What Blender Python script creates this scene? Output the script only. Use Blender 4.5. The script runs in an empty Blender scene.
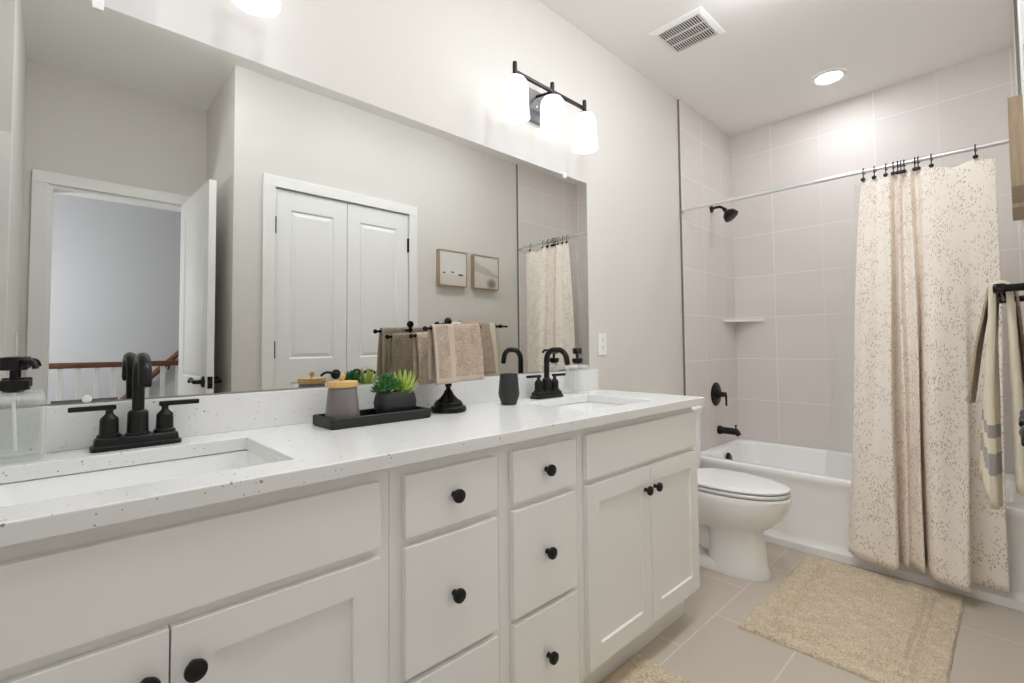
import bpy, bmesh, math, random
from mathutils import Vector, Matrix, noise
PI = math.pi
random.seed(7)
SC = bpy.context.scene
COL = SC.collection

# ------------------------------------------------------------------ camera
f_px, yaw, pitch, roll, sy = 479.19, math.radians(46.4307), math.radians(2.1889), math.radians(-0.5438), -14.05
CAM = Vector((-2.9265, -1.4794, 1.1358))
fwd = Vector((math.cos(yaw)*math.cos(pitch), math.sin(yaw)*math.cos(pitch), math.sin(pitch)))
r0 = Vector((math.sin(yaw), -math.cos(yaw), 0)); u0 = r0.cross(fwd)
rt = math.cos(roll)*r0 + math.sin(roll)*u0
up = -math.sin(roll)*r0 + math.cos(roll)*u0
cd = bpy.data.cameras.new('camera'); cam = bpy.data.objects.new('camera', cd); COL.objects.link(cam)
cd.sensor_width = 36; cd.lens = f_px/1024*36; cd.shift_y = sy/1024; cd.clip_start = 0.02
M = Matrix((rt, up, -fwd)).transposed().to_4x4(); M.translation = CAM
cam.matrix_world = M
SC.camera = cam

# ------------------------------------------------------------------ world, exposure
w = bpy.data.worlds.new('world'); SC.world = w; w.use_nodes = True
w.node_tree.nodes['Background'].inputs[0].default_value = (0.8, 0.85, 0.9, 1)
w.node_tree.nodes['Background'].inputs[1].default_value = 0.15
vs = SC.view_settings
vs.view_transform = 'Standard'; vs.look = 'None'; vs.gamma = 1; vs.use_curve_mapping = False
vs.exposure = 1.28
E_SHADE, E_DOWN, E_FILL = 0.56, 37.0, 16.0       # strength of the vanity shades, the recessed lamp and the added fill domes
SC.cycles.max_bounces = 12; SC.cycles.diffuse_bounces = 8; SC.cycles.glossy_bounces = 6
SC.cycles.transmission_bounces = 10; SC.cycles.transparent_max_bounces = 12
SC.cycles.sample_clamp_indirect = 6.0
SC.cycles.use_denoising = True

# added unseen point light that brightens the hall beyond the doorway
hl = bpy.data.lights.new('hall_fill', 'POINT'); hl.energy = 17; hl.shadow_soft_size = 0.12; hl.color = (0.93, 0.96, 1.0)
ho = bpy.data.objects.new('hall_fill', hl); COL.objects.link(ho); ho.location = (-3.5, -2.85, 1.5)

# ------------------------------------------------------------------ materials
def lin(c):
    return tuple(((v/255)/12.92 if v/255 <= .04045 else ((v/255+.055)/1.055)**2.4) for v in c) + (1,)
class NT:
    def __init__(s, name):
        s.m = bpy.data.materials.new(name); s.m.use_nodes = True
        s.t = s.m.node_tree; s.b = s.t.nodes['Principled BSDF']; s.o = s.t.nodes['Material Output']
    def n(s, typ, **kw):
        nd = s.t.nodes.new(typ)
        for k, v in kw.items():
            if k.startswith('i_'):
                nd.inputs[int(k[2:])].default_value = v
            else: setattr(nd, k, v)
        return nd
    def l(s, a, b): s.t.links.new(a, b)
    def math(s, op, a, b=None, c=None):
        nd = s.t.nodes.new('ShaderNodeMath'); nd.operation = op
        for i, v in enumerate((a, b, c)):
            if v is None: continue
            if hasattr(v, 'default_value') or hasattr(v, 'links'): s.l(v, nd.inputs[i])
            else: nd.inputs[i].default_value = v
        return nd.outputs[0]
    def mix(s, fac, a, b):
        nd = s.t.nodes.new('ShaderNodeMix'); nd.data_type = 'RGBA'
        for i, v in ((0, fac), (6, a), (7, b)):
            if hasattr(v, 'links'): s.l(v, nd.inputs[i])
            else: nd.inputs[i].default_value = v
        return nd.outputs[2]
    def coord(s, kind='Object'):
        return s.n('ShaderNodeTexCoord').outputs[kind]
    def pos(s): return s.n('ShaderNodeNewGeometry').outputs['Position']
    def sep(s, v):
        nd = s.n('ShaderNodeSeparateXYZ'); s.l(v, nd.inputs[0]); return nd.outputs
    def noise(s, v, scale, detail=3, rough=.6):
        nd = s.n('ShaderNodeTexNoise'); s.l(v, nd.inputs['Vector'])
        nd.inputs['Scale'].default_value = scale; nd.inputs['Detail'].default_value = detail; nd.inputs['Roughness'].default_value = rough
        return nd.outputs['Fac']
    def bump(s, h, strength=.2, dist=.002):
        nd = s.n('ShaderNodeBump'); s.l(h, nd.inputs['Height'])
        nd.inputs['Strength'].default_value = strength; nd.inputs['Distance'].default_value = dist
        s.l(nd.outputs[0], s.b.inputs['Normal'])
    def col(s, v):
        if hasattr(v, 'links'): s.l(v, s.b.inputs['Base Color'])
        else: s.b.inputs['Base Color'].default_value = v
    def ramp(s, fac, stops):
        nd = s.n('ShaderNodeValToRGB'); s.l(fac, nd.inputs[0])
        e = nd.color_ramp.elements
        while len(e) < len(stops): e.new(0.5)
        for i, (p, c) in enumerate(stops):
            e[i].position = p; e[i].color = c
        return nd.outputs[0]

def simple(name, c, rough=.5, metal=0, bump=None, var=0, spec=.5):
    t = NT(name); t.b.inputs['Roughness'].default_value = rough; t.b.inputs['Metallic'].default_value = metal
    t.b.inputs['Specular IOR Level'].default_value = spec
    base = lin(c)
    v = t.coord()
    nz = t.noise(v, bump[0] if bump else 6)
    if var:
        t.col(t.mix(nz, tuple(x*(1-var) for x in base[:3])+(1,), tuple(min(1, x*(1+var)) for x in base[:3])+(1,)))
    else: t.col(base)
    if bump: t.bump(nz, bump[1], bump[2])
    return t.m

def tiled(name, tile, grout, u, v, pu, pv, ou, ov, gw=.0022, stagger=0, rough=.5, var=.03, faint=None):
    t = NT(name); p = t.sep(t.pos())
    U, V = p['XYZ'.index(u)], p['XYZ'.index(v)]
    fv = t.math('DIVIDE', t.math('SUBTRACT', V, ov), pv)
    row = t.math('FLOOR', fv)
    fu = t.math('DIVIDE', t.math('SUBTRACT', U, ou), pu)
    if stagger:
        fu = t.math('ADD', fu, t.math('MULTIPLY', t.math('PINGPONG', row, 1.0), stagger))
    colm = t.math('FLOOR', fu)
    def edge(x, p_):
        fr = t.math('SUBTRACT', x, t.math('ROUND', x))
        d = t.math('MULTIPLY', t.math('ABSOLUTE', fr), p_)
        nd = t.n('ShaderNodeMapRange'); t.l(d, nd.inputs[0])
        nd.inputs[1].default_value = gw*.55; nd.inputs[2].default_value = gw*1.1; nd.inputs[3].default_value = 1; nd.inputs[4].default_value = 0
        return nd.outputs[0]
    eu = edge(fu, pu)
    if faint is not None:     # every second upright joint is a fine one
        odd = t.math('PINGPONG', t.math('ROUND', fu), 1.0)
        eu = t.math('MULTIPLY', eu, t.math('SUBTRACT', 1.0, t.math('MULTIPLY', odd, faint)))
    g = t.math('MAXIMUM', eu, edge(fv, pv))
    wn = t.n('ShaderNodeTexWhiteNoise'); wn.noise_dimensions = '2D'
    cb = t.n('ShaderNodeCombineXYZ'); t.l(colm, cb.inputs[0]); t.l(row, cb.inputs[1]); t.l(cb.outputs[0], wn.inputs['Vector'])
    base = lin(tile)
    a = tuple(x*(1-var) for x in base[:3])+(1,); b = tuple(x*(1+var) for x in base[:3])+(1,)
    nz = t.noise(t.pos(), 5, 4)
    c = t.mix(t.math('ADD', t.math('MULTIPLY', wn.outputs[0], .5), t.math('MULTIPLY', nz, .5)), a, b)
    t.col(t.mix(g, c, lin(grout)))
    t.b.inputs['Roughness'].default_value = rough
    t.bump(t.math('SUBTRACT', 1.0, g), .25, .0015)
    return t.m

def quartz():
    t = NT('speckled_quartz'); v = t.coord()
    base = lin((232, 232, 230))
    c = base
    def layer(c, scale, rad, prob, colr):
        vo = t.n('ShaderNodeTexVoronoi'); t.l(v, vo.inputs['Vector']); vo.inputs['Scale'].default_value = scale
        wn = t.n('ShaderNodeTexWhiteNoise'); t.l(vo.outputs['Color'], wn.inputs['Vector'])
        r = t.math('MULTIPLY', t.math('LESS_THAN', wn.outputs[0], prob), t.math('ADD', .35, wn.outputs[0]))
        near = t.math('LESS_THAN', t.math('DIVIDE', vo.outputs['Distance'], rad), t.math('MULTIPLY', wn.outputs[0], 1/prob))
        k = t.math('MULTIPLY', t.math('LESS_THAN', wn.outputs[0], prob), near)
        return t.mix(k, c, colr)
    c = layer(c, 70, .2, .30, lin((160, 156, 150)))
    c = layer(c, 140, .26, .26, lin((188, 184, 178)))
    c = layer(c, 95, .18, .2, lin((112, 104, 96)))
    t.col(c); t.b.inputs['Roughness'].default_value = .22
    return t.m

def terry(name, c, scale=260, band=None, var=.36, strength=.8):
    t = NT(name); v = t.coord('UV')
    o = t.coord()
    nz = t.noise(o, scale, 2); big = t.noise(o, 30, 2)
    base = lin(c)
    k = t.math('ADD', t.math('MULTIPLY', nz, .75), t.math('MULTIPLY', big, .25))
    rm = t.n('ShaderNodeMapRange'); t.l(k, rm.inputs[0]); rm.inputs[1].default_value = .35; rm.inputs[2].default_value = .65
    colr = t.mix(rm.outputs[0], tuple(x*(1-var) for x in base[:3])+(1,), tuple(min(1, x*(1+var)) for x in base[:3])+(1,))
    h = nz
    if band:
        for (axis, a, b, bc) in band:
            s = t.sep(v)['XYZ'.index(axis)]
            ins = t.math('MULTIPLY', t.math('GREATER_THAN', s, a), t.math('LESS_THAN', s, b))
            colr = t.mix(ins, colr, lin(bc))
    t.col(colr); t.b.inputs['Roughness'].default_value = .95; t.b.inputs['Specular IOR Level'].default_value = .1
    t.b.inputs['Sheen Weight'].default_value = .25
    t.bump(h, strength, .004)
    return t.m

def sprig_fabric():
    t = NT('sprig_print_fabric'); v = t.coord('UV')
    clus = t.noise(v, 11, 2, .5)
    base = lin((246, 238, 228)); c = base
    weave = t.noise(v, 260, 2)
    def leaves(c, scale, ax, off, prob, colr, size):
        mp = t.n('ShaderNodeMapping'); t.l(v, mp.inputs[0])
        mp.inputs['Location'].default_value = off; mp.inputs['Rotation'].default_value = (0, 0, ax)
        mp.inputs['Scale'].default_value = (scale, scale*.42, 1)
        vo = t.n('ShaderNodeTexVoronoi'); vo.voronoi_dimensions = '2D'; t.l(mp.outputs[0], vo.inputs['Vector']); vo.inputs['Scale'].default_value = 1
        wn = t.n('ShaderNodeTexWhiteNoise'); t.l(vo.outputs['Color'], wn.inputs['Vector'])
        k = t.math('LESS_THAN', vo.outputs['Distance'], size)
        m = t.n('ShaderNodeMapRange'); t.l(clus, m.inputs[0]); m.inputs[1].default_value = .40; m.inputs[2].default_value = .62; m.inputs[3].default_value = prob*.08; m.inputs[4].default_value = prob
        k = t.math('MULTIPLY', k, t.math('LESS_THAN', wn.outputs[0], m.outputs[0]))
        return t.mix(k, c, colr)
    c = leaves(c, 150, .6, (0, 0, 0), .30, lin((216, 200, 187)), .30)
    c = leaves(c, 140, -.6, (.3, .7, 0), .30, lin((208, 191, 178)), .30)
    c = leaves(c, 155, 1.5, (.1, .2, 0), .26, lin((222, 207, 195)), .30)
    c = leaves(c, 134, 2.3, (.8, .4, 0), .20, lin((192, 175, 163)), .27)
    t.col(c); t.b.inputs['Roughness'].default_value = .9; t.b.inputs['Specular IOR Level'].default_value = .15
    t.bump(weave, .12, .001)
    return t.m

def emit(name, c, s, mixfac=1):
    t = NT(name); t.col(lin(c)); t.b.inputs['Emission Color'].default_value = lin(c); t.b.inputs['Emission Strength'].default_value = s
    t.b.inputs['Roughness'].default_value = .3
    return t.m

def glass(name, c, rough=0.02, ior=1.45):
    t = NT(name)
    t.col(lin(c)); t.b.inputs['Roughness'].default_value = .05; t.b.inputs['IOR'].default_value = ior
    tr = t.n('ShaderNodeBsdfTransparent'); tr.inputs[0].default_value = lin(c)
    lw = t.n('ShaderNodeLayerWeight'); lw.inputs[0].default_value = .35
    mx = t.n('ShaderNodeMixShader'); k = t.math('ADD', .05, t.math('MULTIPLY', lw.outputs['Facing'], .4)); t.l(k, mx.inputs[0])
    t.l(tr.outputs[0], mx.inputs[1]); t.l(t.b.outputs[0], mx.inputs[2]); t.l(mx.outputs[0], t.o.inputs[0])
    return t.m

def wood(name, c1, c2, axis='X', scale=10):
    t = NT(name); v = t.coord()
    mp = t.n('ShaderNodeMapping'); t.l(v, mp.inputs[0])
    mp.inputs['Scale'].default_value = {'X': (1.2, 14, 14), 'Y': (14, 1.2, 14), 'Z': (14, 14, 1.2)}[axis]
    nz = t.noise(mp.outputs[0], scale, 4, .65)
    t.col(t.ramp(nz, [(.3, lin(c1)), (.7, lin(c2))])); t.b.inputs['Roughness'].default_value = .5
    return t.m

def art(name, kind):
    t = NT(name); p = t.sep(t.coord()); x, z = p[0], p[2]
    nz = t.noise(t.coord(), 14, 4)
    if kind == 0:
        g = t.math('ADD', z, t.math('MULTIPLY', nz, .02))
        c = t.ramp(t.math('ADD', t.math('MULTIPLY', g, 3.4), .5), [(0, lin((206, 196, 188))), (.36, lin((214, 204, 198))), (.4, lin((222, 220, 214))), (.9, lin((214, 214, 208)))])
        for (ax, az, rx, rz) in ((-.085, -.038, .016, .006), (-.005, -.03, .016, .006), (.073, -.046, .027, .008)):
            d = t.math('ADD', t.math('POWER', t.math('DIVIDE', t.math('SUBTRACT', x, ax), rx), 2.0), t.math('POWER', t.math('DIVIDE', t.math('SUBTRACT', z, az), rz), 2.0))
            k = t.math('LESS_THAN', t.math('ADD', d, nz), 1.35)
            c = t.mix(k, c, lin((52, 44, 40)))
    else:
        hill = t.math('ADD', t.math('MULTIPLY', x, -.42), t.math('MULTIPLY', nz, .07))
        c = t.ramp(t.math('ADD', t.math('MULTIPLY', z, 3.4), .5), [(0, lin((196, 188, 176))), (.5, lin((208, 202, 192))), (1, lin((214, 212, 206)))])
        k = t.math('MULTIPLY', t.math('LESS_THAN', z, t.math('ADD', hill, -.0)), t.math('GREATER_THAN', z, t.math('ADD', t.math('MULTIPLY', hill, .4), -.035)))
        c = t.mix(t.math('MULTIPLY', k, .38), c, lin((138, 128, 112)))
        d = t.math('ADD', t.math('POWER', t.math('DIVIDE', t.math('SUBTRACT', x, .05), .06), 2.0), t.math('POWER', t.math('DIVIDE', t.math('SUBTRACT', z, -.09), .05), 2.0))
        sm = t.n('ShaderNodeMapRange'); t.l(t.math('ADD', d, t.math('MULTIPLY', nz, 1.2)), sm.inputs[0]); sm.inputs[1].default_value = .6; sm.inputs[2].default_value = 1.7; sm.inputs[3].default_value = .8; sm.inputs[4].default_value = 0
        c = t.mix(sm.outputs[0], c, lin((84, 76, 66)))
    t.col(c); t.b.inputs['Roughness'].default_value = .6
    return t.m

MT = dict(
    paint=simple('wall_paint', (214, 211, 205), .8, bump=(160, .05, .001)),
    ceil=simple('ceiling_paint', (244, 243, 240), .9, bump=(160, .05, .001)),
    hall=simple('hall_paint', (198, 198, 200), .85, bump=(160, .05, .001)),
    white=simple('white_trim_paint', (232, 232, 229), .4, bump=(40, .03, .001)),
    cab=simple('white_cabinet_paint', (241, 240, 237), .42, bump=(60, .03, .001)),
    dark=simple('dark_gap', (18, 16, 15), .9, bump=(60, .03, .001)),
    tile_l=tiled('wall_tile_end', (222, 216, 211), (240, 235, 231), 'X', 'Z', .305, .305, .017, .109, gw=.003),
    tile_b=tiled('wall_tile_back', (222, 216, 211), (240, 235, 231), 'Y', 'Z', .305, .305, -.29, .109, gw=.003, faint=.6),
    floor=tiled('floor_tile', (200, 189, 176), (218, 210, 200), 'X', 'Y', .61, .31, -.59, -.57, gw=.0035, stagger=.5, rough=.4),
    quartz=quartz(),
    porc=simple('white_porcelain', (247, 247, 246), .08, bump=(8, .01, .001)),
    acryl=simple('white_acrylic', (248, 248, 247), .15, bump=(8, .01, .001)),
    seat=simple('white_seat_plastic', (240, 240, 238), .2, bump=(8, .01, .001)),
    black=simple('matte_black_metal', (34, 33, 32), .38, .6, bump=(90, .05, .0005)),
    bronze=simple('dark_bronze_metal', (42, 36, 32), .35, .7, bump=(90, .05, .0005)),
    knob=simple('black_knob_metal', (24, 23, 22), .45, .3, bump=(90, .05, .0005)),
    chrome=simple('polished_chrome', (236, 236, 238), .3, .85, bump=(20, .01, .0005)),
    nickel=simple('brushed_steel', (112, 112, 112), .5, .6, bump=(200, .1, .0005)),
    edge=simple('dark_edge_strip', (128, 124, 118), .5, .3, bump=(60, .03, .001)),
    shade=emit('lit_frosted_glass', (249, 250, 255), E_SHADE),
    downlens=emit('lit_lamp_lens', (247, 250, 255), E_DOWN),
    fill_lens=emit('lit_fill_lens', (247, 250, 255), E_FILL),  # glow of the added fill domes
    plastic=simple('white_plastic', (238, 238, 235), .35, bump=(30, .02, .001)),
    sprig=sprig_fabric(),
    terry=terry('taupe_terry', (182, 164, 146)),
    terry_band=terry('taupe_terry_with_woven_bands', (178, 160, 142), band=[('X', .30, .42, (196, 178, 160)), ('X', 0, .05, (200, 184, 168)), ('Y', 0, .05, (196, 178, 160))]),
    cream=terry('cream_towel_with_grey_stripes', (232, 222, 200), 300, var=.06, strength=.4, band=[('Y', .075, .125, (168, 162, 154)), ('Y', .16, .19, (168, 162, 154))]),
    rug=terry('beige_rug_pile', (210, 194, 168), 190, var=.34, strength=.7),
    oak=wood('pale_wood', (150, 130, 106), (182, 160, 132), 'Z', 8),
    bamboo=wood('bamboo_wood', (206, 164, 96), (226, 190, 124), 'X', 8),
    brown=wood('brown_handrail_wood', (92, 52, 34), (120, 72, 48), 'X', 8),
    blackwood=simple('black_stained_wood', (30, 29, 28), .55, bump=(50, .15, .001), var=.15),
    pot=simple('charcoal_ceramic', (44, 44, 45), .5, bump=(60, .05, .001), var=.1),
    smoke=simple('frosted_grey_glass', (120, 114, 114), .3, bump=(60, .03, .001)),
    gloss=simple('dark_gloss_metal', (30, 29, 29), .22, .7, bump=(60, .03, .001)),
    soil=simple('dark_soil', (50, 38, 28), .95, bump=(200, .6, .004)),
    leaf_d=simple('dark_green_leaf', (76, 136, 74), .45, bump=(60, .1, .001), var=.35),
    leaf_l=simple('lime_green_leaf', (184, 204, 92), .45, bump=(60, .1, .001), var=.25),
    bottle=glass('clear_bottle_glass', (252, 253, 252)),
    soap=glass('clear_soap', (236, 240, 234), .05, 1.34),
    art0=art('beach_art', 0), art1=art('hill_art', 1),
)
t = NT('mirror_silver'); t.col((.73, .735, .715, 1)); t.b.inputs['Metallic'].default_value = 1; t.b.inputs['Roughness'].default_value = 0
MT['mirror'] = t.m
t = NT('clear_liner_plastic'); tr = t.n('ShaderNodeBsdfTransparent'); mx = t.n('ShaderNodeMixShader'); mx.inputs[0].default_value = .22
t.col(lin((232, 232, 230))); t.b.inputs['Roughness'].default_value = .2
t.l(tr.outputs[0], mx.inputs[1]); t.l(t.b.outputs[0], mx.inputs[2]); t.l(mx.outputs[0], t.o.inputs[0]); MT['liner'] = t.m

# ------------------------------------------------------------------ object helpers
def wloc(o):
    v = Vector((0, 0, 0))
    while o: v += o.location; o = o.parent
    return v
def tag(o, label, cat, group=None, kind=None):
    o['label'] = label; o['category'] = cat
    if group: o['group'] = group
    if kind: o['kind'] = kind
    return o
def thing(name, label, cat, loc, group=None, kind=None):
    o = bpy.data.objects.new(name, None); COL.objects.link(o); o.location = loc; o.empty_display_size = .05
    return tag(o, label, cat, group, kind)
def obj(name, bm, m, parent=None, smooth=False, at=None, sub=0, solid=0, label=None):
    """link bm (world coordinates) as ONE mesh object; origin at parent's origin or `at`"""
    bmesh.ops.recalc_face_normals(bm, faces=bm.faces)
    me = bpy.data.meshes.new(name)
    org = wloc(parent) if parent else Vector(at or (0, 0, 0))
    bmesh.ops.translate(bm, verts=bm.verts, vec=-org)
    bm.to_mesh(me); bm.free()
    me.materials.append(MT[m])
    if smooth:
        me.polygons.foreach_set('use_smooth', [True]*len(me.polygons))
        try: me.set_sharp_from_angle(angle=math.radians(38))
        except Exception: pass
    o = bpy.data.objects.new(name, me); COL.objects.link(o)
    if parent: o.parent = parent
    else: o.location = org
    if solid:
        s = o.modifiers.new('solid', 'SOLIDIFY'); s.thickness = solid; s.offset = 0
    if sub:
        s = o.modifiers.new('sub', 'SUBSURF'); s.levels = sub; s.render_levels = sub
    if label: o['label'] = label
    return o
def struct(name, bm, m, label, cat, smooth=False):
    o = obj(name, bm, m, smooth=smooth); return tag(o, label, cat, kind='structure')
def dup(root, loc, label=None, rz=None):
    r = root.copy(); COL.objects.link(r); r.location = loc
    if label: r['label'] = label
    if rz is not None: r.rotation_euler = (0, 0, rz)
    for ch in list(root.children):
        c = ch.copy(); COL.objects.link(c); c.parent = r
        for g in ch.children:
            d = g.copy(); COL.objects.link(d); d.parent = c
    return r
BM = bmesh.new
def box(bm, x0, x1, y0, y1, z0, z1, bev=0, seg=2):
    vs = [bm.verts.new((x, y, z)) for x in (x0, x1) for y in (y0, y1) for z in (z0, z1)]
    fs = [(0, 1, 3, 2), (4, 6, 7, 5), (0, 4, 5, 1), (2, 3, 7, 6), (0, 2, 6, 4), (1, 5, 7, 3)]
    F = [bm.faces.new([vs[i] for i in f]) for f in fs]
    if bev:
        E = list({e for f in F for e in f.edges})
        bmesh.ops.bevel(bm, geom=E, offset=bev, segments=seg, profile=.7, affect='EDGES')
    return bm
def frame_axes(d):
    d = d.normalized(); a = Vector((0, 0, 1)) if abs(d.z) < .9 else Vector((1, 0, 0))
    u = d.cross(a).normalized(); return u, d.cross(u).normalized()
def rings(bm, loops, cap=True, closed=True):
    R = [[bm.verts.new(p) for p in lp] for lp in loops]
    n = len(R[0])
    for a, b in zip(R, R[1:]):
        for i in range(n if closed else n-1):
            j = (i+1) % n
            bm.faces.new((a[i], a[j], b[j], b[i]))
    if cap and closed:
        if (Vector(loops[0][0])-Vector(loops[0][n//2])).length > 1e-6: bm.faces.new(R[0][::-1])
        if (Vector(loops[-1][0])-Vector(loops[-1][n//2])).length > 1e-6: bm.faces.new(R[-1])
    return R
def tube(bm, path, r, n=12, cap=True):
    P = [Vector(p) for p in path]
    rr = r if isinstance(r, (list, tuple)) else [r]*len(P)
    T = [(P[min(i+1, len(P)-1)]-P[max(i-1, 0)]).normalized() for i in range(len(P))]
    u, v = frame_axes(T[0]); loops = []
    for i, p in enumerate(P):
        if i:
            u = (u-T[i]*u.dot(T[i])).normalized(); v = T[i].cross(u).normalized()
        loops.append([p+rr[i]*(math.cos(2*PI*k/n)*u+math.sin(2*PI*k/n)*v) for k in range(n)])
    rings(bm, loops, cap); return bm
def lathe(bm, prof, c, axis=(0, 0, 1), n=24):
    """prof = [(radius, height along axis)]"""
    c = Vector(c); a = Vector(axis).normalized(); u, v = frame_axes(a)
    rings(bm, [[c+a*h+max(r, 1e-5)*(math.cos(2*PI*k/n)*u+math.sin(2*PI*k/n)*v) for k in range(n)] for r, h in prof])
    return bm
def ball(bm, c, r, n=16):
    return lathe(bm, [(r*math.sin(PI*i/n), -r*math.cos(PI*i/n)) for i in range(n+1)], c, n=n)
def bez(p0, p1, p2, p3, n=10):
    out = []
    for i in range(n+1):
        t = i/n; s = 1-t
        out.append(Vector(p0)*s**3+Vector(p1)*3*s*s*t+Vector(p2)*3*s*t*t+Vector(p3)*t**3)
    return out
def arc(c, r, a0, a1, u, v, n=10):
    c, u, v = Vector(c), Vector(u), Vector(v)
    return [c+r*(math.cos(a0+(a1-a0)*i/n)*u+math.sin(a0+(a1-a0)*i/n)*v) for i in range(n+1)]
def rrect(cx, cy, hx, hy, r, n=5):
    pts = []
    for (sx, sy, a0) in ((1, 1, 0), (-1, 1, PI/2), (-1, -1, PI), (1, -1, 1.5*PI)):
        for i in range(n+1):
            a = a0+PI/2*i/n
            pts.append((cx+sx*(hx-r)+r*math.cos(a), cy+sy*(hy-r)+r*math.sin(a)))
    return pts
def prism(bm, loops):
    """loops = [(2-D points, z)] stacked"""
    rings(bm, [[(x, y, z) for x, y in p] for p, z in loops]); return bm
def slab_holes(bm, us, vs, w0, w1, holes, axes='xyz'):
    """grid slab in u,v with missing cells; w is thickness. axes maps (u,v,w) to x,y,z"""
    def pt(u, v, w):
        d = dict(zip(axes, (u, v, w))); return (d['x'], d['y'], d['z'])
    V = {}
    def gv(i, j, k):
        if (i, j, k) not in V: V[i, j, k] = bm.verts.new(pt(us[i], vs[j], (w0, w1)[k]))
        return V[i, j, k]
    def solid(i, j):
        if i < 0 or j < 0 or i >= len(us)-1 or j >= len(vs)-1: return False
        cu, cv = (us[i]+us[i+1])/2, (vs[j]+vs[j+1])/2
        return not any(a < cu < b and c < cv < d for a, b, c, d in holes)
    for i in range(len(us)-1):
        for j in range(len(vs)-1):
            if not solid(i, j): continue
            for k in (0, 1):
                bm.faces.new((gv(i, j, k), gv(i+1, j, k), gv(i+1, j+1, k), gv(i, j+1, k)))
            if not solid(i-1, j): bm.faces.new((gv(i, j, 0), gv(i, j+1, 0), gv(i, j+1, 1), gv(i, j, 1)))
            if not solid(i+1, j): bm.faces.new((gv(i+1, j, 0), gv(i+1, j+1, 0), gv(i+1, j+1, 1), gv(i+1, j, 1)))
            if not solid(i, j-1): bm.faces.new((gv(i, j, 0), gv(i+1, j, 0), gv(i+1, j, 1), gv(i, j, 1)))
            if not solid(i, j+1): bm.faces.new((gv(i, j+1, 0), gv(i+1, j+1, 0), gv(i+1, j+1, 1), gv(i, j+1, 1)))
    return bm
def panel_slab(bm, xs, zs, yf, yb, cells, steps):
    """board facing -y (front at yf, back yb) with sunk / raised panels in the listed cells"""
    slab_holes(bm, xs, zs, yf, yb, [], 'xzy')
    bm.faces.ensure_lookup_table()
    bmesh.ops.recalc_face_normals(bm, faces=bm.faces)
    for side in ((yf, yb) if len(steps) > 1 else (yf,)):
        fs = []
        for f in bm.faces:
            if all(abs(v.co.y-side) < 1e-5 for v in f.verts):
                c = f.calc_center_median()
                if any(a < c.x < b and d < c.z < e for a, b, d, e in cells): fs.append(f)
        for th, dp in steps:
            bmesh.ops.inset_individual(bm, faces=fs, thickness=th, depth=dp)
    return bm
def cloth(bm, cols, uv_w=1.0):
    """cols = list of columns, each list of points (top to bottom); makes sheet with UV (u across by arc length share, v up)"""
    uvl = bm.loops.layers.uv.new('UVMap')
    V = [[bm.verts.new(p) for p in c] for c in cols]
    n, m = len(cols), len(cols[0])
    s = [0]
    for a, b in zip(cols, cols[1:]): s.append(s[-1]+(Vector(b[m//2])-Vector(a[m//2])).length)
    tl = [0]
    c0 = cols[n//2]
    for a, b in zip(c0, c0[1:]): tl.append(tl[-1]+(Vector(b)-Vector(a)).length)
    for i in range(n-1):
        for j in range(m-1):
            f = bm.faces.new((V[i][j], V[i+1][j], V[i+1][j+1], V[i][j+1]))
            for lp, (a, b) in zip(f.loops, ((i, j), (i+1, j), (i+1, j+1), (i, j+1))):
                if uv_w: lp[uvl].uv = (s[a], tl[-1]-tl[b])
                else: lp[uvl].uv = (s[a]/s[-1], 1-tl[b]/tl[-1])
    return bm
def spline(pts, n):
    """Catmull-Rom through pts, n samples"""
    P = [Vector(p) for p in pts]; out = []
    for k in range(n):
        t = k/(n-1)*(len(P)-1); i = min(int(t), len(P)-2); t -= i
        a, b, c, d = P[max(i-1, 0)], P[i], P[i+1], P[min(i+2, len(P)-1)]
        out.append(.5*((2*b)+(c-a)*t+(2*a-5*b+4*c-d)*t*t+(3*b-a-3*c+d)*t**3))
    return out

# ================================================================== THE ROOM
H, W = 2.741, 1.53
LX = .83              # tiled back wall
XR, XL, YR = -2.2208, -3.0733, -2.236      # doorway recess
XF = -3.185           # wall at the left end of the vanity
S_ = lambda *a, **k: struct(*a, **k)
b = BM(); box(b, -4.6, .93, -3.85, .1, -.1, 0); S_('floor', b, 'floor', 'beige rectangular tile floor of the bathroom', 'floor')
b = BM(); box(b, -4.6, .93, -3.85, .1, H, H+.1); S_('ceiling', b, 'ceil', 'smooth white painted ceiling over the whole bathroom', 'ceiling')
b = BM(); box(b, XF-.1, LX+.1, .0, .1, 0, H); S_('wall_left', b, 'paint', 'off-white painted long wall behind the mirror and toilet', 'wall')
b = BM(); box(b, LX, LX+.1, -W-.1, .0, 0, H); S_('wall_back', b, 'tile_b', 'taupe tiled long back wall above the bathtub', 'wall')
b = BM(); box(b, .004, LX, -.007, -.0005, 0, H); S_('wall_shower', b, 'tile_l', 'taupe tiled short wall carrying shower head and tub spout', 'wall')
b = BM(); box(b, .004, LX, -W+.0005, -W+.007, 0, H); S_('wall_tubend', b, 'tile_l', 'taupe tiled short wall at the curtain end of the bathtub', 'wall')
CX0, CX1, CZ = -2.005, -1.098, 2.09     # closet opening
b = BM(); slab_holes(b, [XR, CX0, CX1, LX+.1], [0, CZ, H], -W-.1, -W, [(CX0, CX1, 0, CZ)], 'xzy')
S_('wall_right', b, 'paint', 'off-white painted wall around the white closet doors, facing the mirror', 'wall')
b = BM(); box(b, CX0-.05, CX1+.05, -W-.75, -W-.7, 0, H); S_('wall_closet', b, 'paint', 'off-white inner wall of the closet behind its doors', 'wall')
b = BM(); box(b, XR, XR+.1, YR-.1, -W-.1, 0, H); S_('wall_recess', b, 'paint', 'short off-white wall beside the open entry door', 'wall')
EX0, EX1, EZ = -2.975, -2.32, 2.066       # entry opening
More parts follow.
